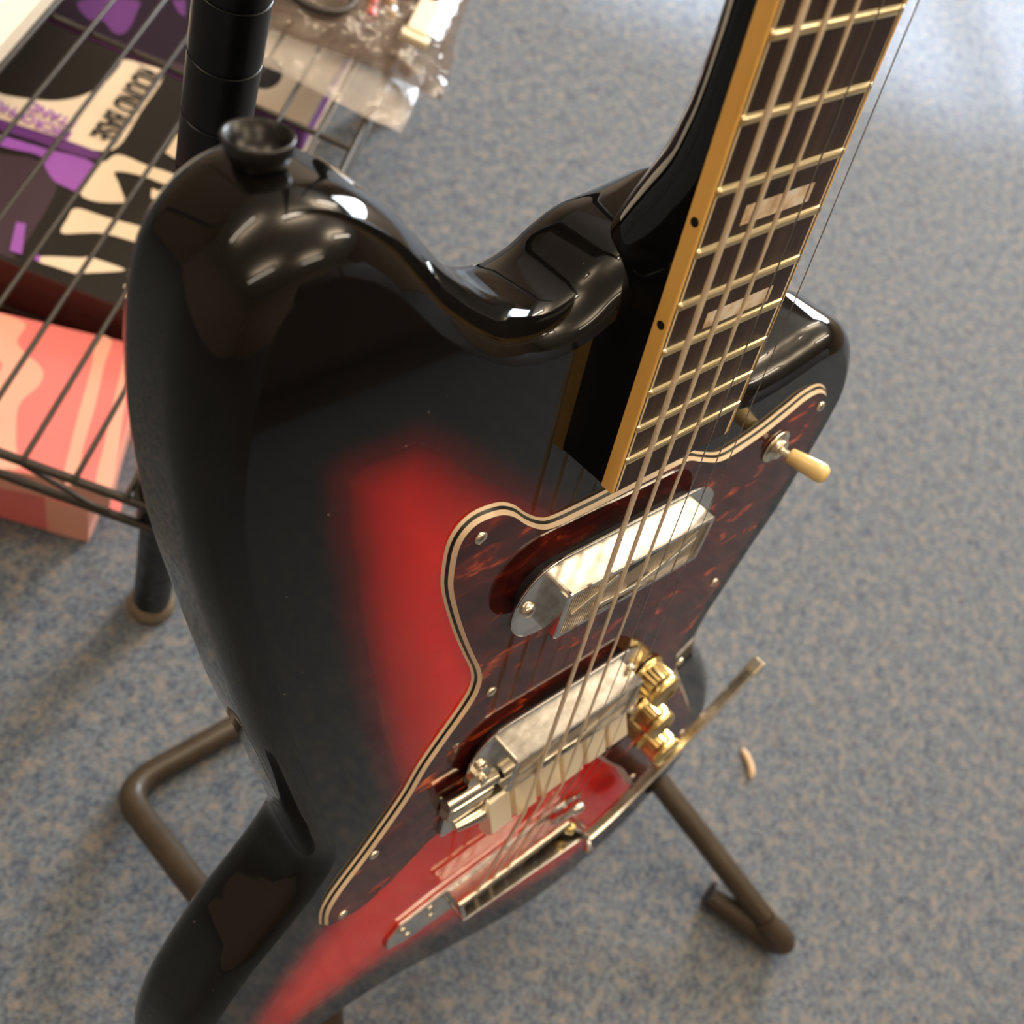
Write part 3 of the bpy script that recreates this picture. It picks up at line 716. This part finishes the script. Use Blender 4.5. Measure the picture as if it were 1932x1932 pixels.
# ------------------------------------------------------------------ boxes under the shelf
def rackspace(loc):
    p = PO + av_ * loc[0] + bv_ * loc[1]; return Matrix.Translation(Vector((p.x, p.y, loc[2])) * MM) @ Matrix.Rotation(AA + (loc[3] if len(loc) > 3 else 0), 4, 'Z')
def flat_text(name, txt, size, m, parent, mat4, sx=1.0, bold=0.0003):
    cu = bpy.data.curves.new(name, 'FONT'); cu.body = txt; cu.size = size; cu.extrude = 0.0001; cu.align_x = 'LEFT'; cu.offset = bold
    to = bpy.data.objects.new('tmp', cu); COL.objects.link(to); bpy.context.view_layer.update()
    me = bpy.data.meshes.new_from_object(to); bpy.data.objects.remove(to, do_unlink=True)
    me.materials.clear(); me.materials.append(MATS[m]); me.transform(mat4 @ Matrix.Diagonal((sx, 1, 1, 1)))
    o = bpy.data.objects.new(name, me); COL.objects.link(o); o.parent = parent; return o
def pbox(name, a0, a1, b0, b1, z0, z1, m_top, m_side, label, group, rotz=0.0, r=2.5):
    root = empty(name, None, rackspace((a0, b0, z0, rotz))); tag(root, label, 'box', group)
    w_, d_, h_ = a1 - a0, b1 - b0, z1 - z0
    build('carton', MB().prism(rrect(0, 0, w_, d_, 3, 3), 0, h_ - 0.4), m_side, root, bevel=0.8)
    t = build('lid_face', MB().prism(rrect(0.6, 0.6, w_ - 0.6, d_ - 0.6, 3, 3), h_ - 0.5, h_), m_top, root)
    return root, h_
def decal(root, h, poly, m, a0, b0, lift=0.15, name='print'):
    P = [(p[0] - a0, p[1] - b0) for p in poly]
    if area2(P) < 0: P.reverse()
    if len(P) > 5: P = catmull(P, 4)
    cd = delaunay_2d_cdt([Vector(p) for p in P], [], [list(range(len(P)))], 1, 1e-4)
    n = len(cd[0]); mb = MB().add([(p.x, p.y, h + lift) for p in cd[0]], [tuple(f) for f in cd[2]])
    return build(name, mb, m, root)
ZP = 100
A1, B1 = 162, 46
G1 = 'microphone stand base cartons stacked under the shelf'
lab = ['bottom black and maroon flat carton of the pile beside the pink boxes', 'second lowest black and maroon flat carton of the pile beside the pink boxes', 'black and maroon flat carton just below the topmost printed one']
for i in range(3):
    pbox('flat_carton', A1 + (2, -1, 1)[i], A1 + 243, B1 + (0, 3, 1)[i], B1 + 252, i * 25, i * 25 + 24.6, 'box_black', 'box_edge', lab[i], G1)
b1, h1 = pbox('flat_carton', A1, A1 + 243, B1, B1 + 252, 75, ZP, 'box_black', 'box_edge', 'topmost black carton with white camouflage strokes, purple patches and round base lettering', G1)
PR = dict(
 plum=[(252, 223), (260, 202), (248, 178), (177, 172), (166, 181), (170, 240), (250, 250)],  # sheen on the lid, painted in as a dark plum patch
 cream=[(310, 262), (308, 250), (316, 230), (326, 214), (343, 201), (366, 194), (390, 193), (399, 193), (403, 180), (402, 161), (350, 159), (306, 158), (292, 172), (288, 205), (284, 239), (282, 262)],
 bar=[(281, 262), (284, 239), (292, 172), (283, 169), (274, 234), (271, 262)],
 patch=[(269, 231), (274, 200), (279, 165), (248, 163), (246, 165), (248, 182), (260, 195), (265, 202), (259, 226), (258, 250), (268, 255)],
 s1=[(286, 159), (298, 154), (299, 133), (301, 111), (289, 108), (287, 130), (280, 149), (271, 143), (257, 132), (253, 133), (244, 150), (248, 162), (280, 163)],
 s2=[(231, 157), (234, 135), (240, 100), (236, 70), (220, 72), (223, 100), (219, 130), (211, 144), (204, 156), (218, 158)],
 s3=[(177, 158), (189, 136), (193, 130), (195, 109), (192, 107), (176, 130), (174, 135), (173, 146), (172, 157)],
 tip=[(177, 165), (177, 158), (172, 157), (172, 163)],
 s4=[(181, 100), (190, 92), (182, 72), (170, 70), (171, 95)],
 s5=[(278, 120), (279, 104), (279, 90), (269, 90), (269, 117)],
 s6=[(319, 126), (344, 126), (340, 108), (322, 105), (317, 119)],
 streak=[(197, 185), (199, 179), (172, 169), (171, 177)])
for q, (k, poly) in enumerate(PR.items()):
    m = {'plum': 'plum_print_sheen', 'bar': 'print_dark_purple', 'patch': 'print_purple', 'tip': 'print_purple', 'streak': 'print_purple'}.get(k, 'print_cream')
    decal(b1, h1, poly, m, A1, B1, 0.12 + 0.12 * q)
# lettering: "ROUND BASE" runs towards the viewer, the purple lines read from the far side
flat_text('lettering', 'ROUND BASE', 0.0270, 'print_black', b1, Matrix.Translation(((399 - A1) * MM, (179 - B1) * MM, (h1 + 2.2) * MM)) @ Matrix.Rotation(math.pi, 4, 'Z'), 0.57, 0.0006)
for t, (a, b), s in (('MICROPHONE', (298.5, 190), 0.0135), ('STAND', (311.5, 192), 0.0135)):
    flat_text('lettering', t, s, 'print_purple', b1, Matrix.Translation(((a + (0)) - A1) * MM * Vector((1, 0, 0)) + Vector((0, (b - B1) * MM, (h1 + 2.2) * MM))) @ Matrix.Rotation(math.pi / 2, 4, 'Z'), 0.85)
A2, B2 = 412, 40
for i in range(2):
    pbox('flat_carton', A2 - 5 * (i == 0) + (3 if i else 0), A2 + 243, B2 + (6, 8)[i], B2 + 252, i * 37.5, i * 37.5 + 37, 'print_cream', ('print_cream', 'box_plum')[i], ('lowest pale carton of the pile behind the grooved post', 'middle carton of the pile behind the grooved post')[i], G1)
b2, h2 = pbox('flat_carton', A2, A2 + 243, B2, B2 + 252, 75, ZP, 'box_plum', 'print_purple', 'topmost plum carton with a cream corner and black disc behind the grooved post', G1)
decal(b2, h2, [(475, 114), (500, 110), (540, 100), (560, 42), (489, 41.5), (420, 41), (414, 45), (413, 86), (419, 98), (440, 112)], 'print_cream', A2, B2)
decal(b2, h2, [(457 + 22 * math.cos(t * math.pi / 8), 92 + 13 * math.sin(t * math.pi / 8)) for t in range(16)], 'print_black', A2, B2, 0.3)
decal(b2, h2, [(444, 250), (474, 215), (459, 208), (432, 205), (424, 212), (432, 225), (427, 236)], 'print_dark_purple', A2, B2)
decal(b2, h2, [(494, 191), (502, 182), (481, 174), (482, 180)], 'print_dark_purple', A2, B2)
decal(b2, h2, [(414, 240), (418, 170), (424, 150), (420, 130), (414, 130)], 'plum_print_sheen', A2, B2)
# pink boxes
pk, hp = pbox('pink_box', 30, 158, 59, 330, 0, 49.6, 'pink_card', 'pink_card', 'pink box on the carpet at the bottom of the pink pile', 'pink boxes', math.radians(5))
build('pale_end', MB().prism([(-0.6, -0.6), (-0.6, 28), (-0.1, 28), (-0.1, -0.1), (20, -0.1), (20, -0.6)], 0.5, 48.5), 'pink_pale', pk)
build('flap', MB().prism([(12, -18), (26, -16), (30, -1), (6, -1)], 34, 36), 'pink_card', pk, bevel=0.5)
pk2, hp2 = pbox('pink_box', 35, 158, 46, 300, 50, 77, 'pink_card', 'pink_pale', 'pink box with pale wavy stripes on top of the pink pile', 'pink boxes', math.radians(11))
decal(pk2, hp2, [(1, 22), (30, 24), (60, 24), (100, 26), (121, 26), (121, 38), (100, 34), (60, 33), (30, 32), (1, 30)][::1], 'pink_pale', 0, 0)
decal(pk2, hp2, [(1, 1), (30, 2), (60, 5), (100, 6), (121, 6), (121, 14), (80, 14), (40, 12), (1, 10)], 'pink_pale', 0, 0)
decal(pk2, hp2, [(1, 60), (20, 64), (50, 70), (70, 62), (84, 64), (100, 84), (119, 84), (119, 118), (96, 110), (80, 88), (60, 96), (36, 110), (1, 118)], 'pink_pale', 0, 0)
decal(pk2, hp2, [(60, 104), (78, 96), (94, 116), (110, 132), (108, 160), (60, 150), (44, 124)], 'pink_deep', 0, 0)

# ------------------------------------------------------------------ things lying on the shelf
lf = empty('leaflet_box', None, rackspace((236, 224, 171.8))); tag(lf, 'cream white flat box with grey lettering on the shelf wires', 'box')
build('carton', MB().prism(rrect(0, 0, 250, 130, 2, 2), 0, 14), 'white_card', lf, bevel=0.6)
for i, (a, t) in enumerate(((52, 'STAND'), (66, 'STRAPS'), (96, 'GUITAR'))):
    flat_text('lettering', t, 0.011, 'print_grey', lf, Matrix.Translation((a * MM, 0.030, 0.0143)) @ Matrix.Rotation(math.pi / 2, 4, 'Z'), 0.8)
def bag(name, a0, a1, b0, b1, z0, h, m, label, seed, rotz=0):
    rnd = random.Random(seed); na, nb = 26, 30; vs = []; fs = []
    ph = [rnd.uniform(0, 6.28) for _ in range(8)]
    for side in (0, 1):
        for i in range(na + 1):
            for j in range(nb + 1):
                u, v = i / na, j / nb; e = min(1, 5 * min(u, 1 - u)) * min(1, 5 * min(v, 1 - v)); e = e ** .6
                w_ = 2.0 * math.sin(9 * u + ph[0] + 4 * v) + 1.6 * math.sin(17 * v + ph[1] + 5 * u) + 1.2 * math.sin(23 * (u + v) + ph[2])
                zz = (h * e * 0.92 + w_ * e) if side else 0.4
                aa = (a1 - a0) * u + (3 * math.sin(6 * v + ph[3]) if i in (0, na) else 0); bb = (b1 - b0) * v + (3 * math.sin(5 * u + ph[4]) if j in (0, nb) else 0)
                vs.append((aa, bb, zz + 0.3))
    m_ = nb + 1; o1 = (na + 1) * m_
    for i in range(na):
        for j in range(nb):
            q = (i * m_ + j, i * m_ + j + 1, (i + 1) * m_ + j + 1, (i + 1) * m_ + j)
            fs.append(q[::-1]); fs.append(tuple(o1 + k for k in q))
    o = build(name, MB().add(vs, fs, True), m, None); o.matrix_world = rackspace((a0, b0, z0, rotz)); tag(o, label, 'bag'); return o
bag('plastic_bag', 372, 560, -36, 110, 171.8, 15, 'bag_clear', 'clear crinkled plastic bag under the parts bag at the shelf edge', 3, 0.0)
bag('parts_bag', 404, 600, -55, 100, 189, 22, 'bag_brown', 'brownish clear plastic bag of small parts overhanging the shelf edge', 5, 0.03)
def onshelf(name, mb, m, a, b, z, label, cat, rotz=0, **k):
    o = build(name, mb, m, None, None, **k); o.matrix_world = rackspace((a, b, z, rotz)); tag(o, label, cat); return o
onshelf('plug', MB().prism(rrect(0, 0, 46, 17, 3), 0, 10).prism(rrect(-8, -3, 2, 20, 2), 1, 8), 'plug_white', 438, -30, 204, 'white rectangular plug in the parts bag near its right end', 'plug', bevel=1.0)
onshelf('red_cable', MB().tube([(0, 0, 0), (20, 3, 1), (34, 14, 1.5), (36, 30, 1), (30, 44, 0)], 5, 10), 'cable_red', 436, 16, 208, 'short red cable loop in the parts bag', 'cable')
onshelf('dark_cable', MB().tube([(22 * math.cos(t / 5), 26 * math.sin(t / 5), 0.25 * t) for t in range(46)], 3.2, 8), 'cable_dark', 440, 58, 203, 'coiled dark cable in the parts bag beside the post', 'cable')
onshelf('jack_part', MB().lathe((0, 0, 0), (1, 0.3, 0), [(0, 0), (4, 0), (4, 12), (6, 13), (6, 20), (0, 21)], 16), 'tan_part', 448, 2, 207, 'small brass coloured connector in the parts bag', 'connector')

# ------------------------------------------------------------------ carpet litter
sh = catmull([(521, -72, 2), (520, -77, 2.6), (518, -84, 3), (515, -90, 2.6), (511, -94, 2)], 2, closed=False)
o = build('wood_shaving', armmesh and MB().tube(sh, [1.4, 2.6, 3, 3, 3, 3, 3, 2.6, 1.2], 8), 'shaving', None); tag(o, 'pale curled shaving lying on the carpet right of the vibrato arm', 'shaving')
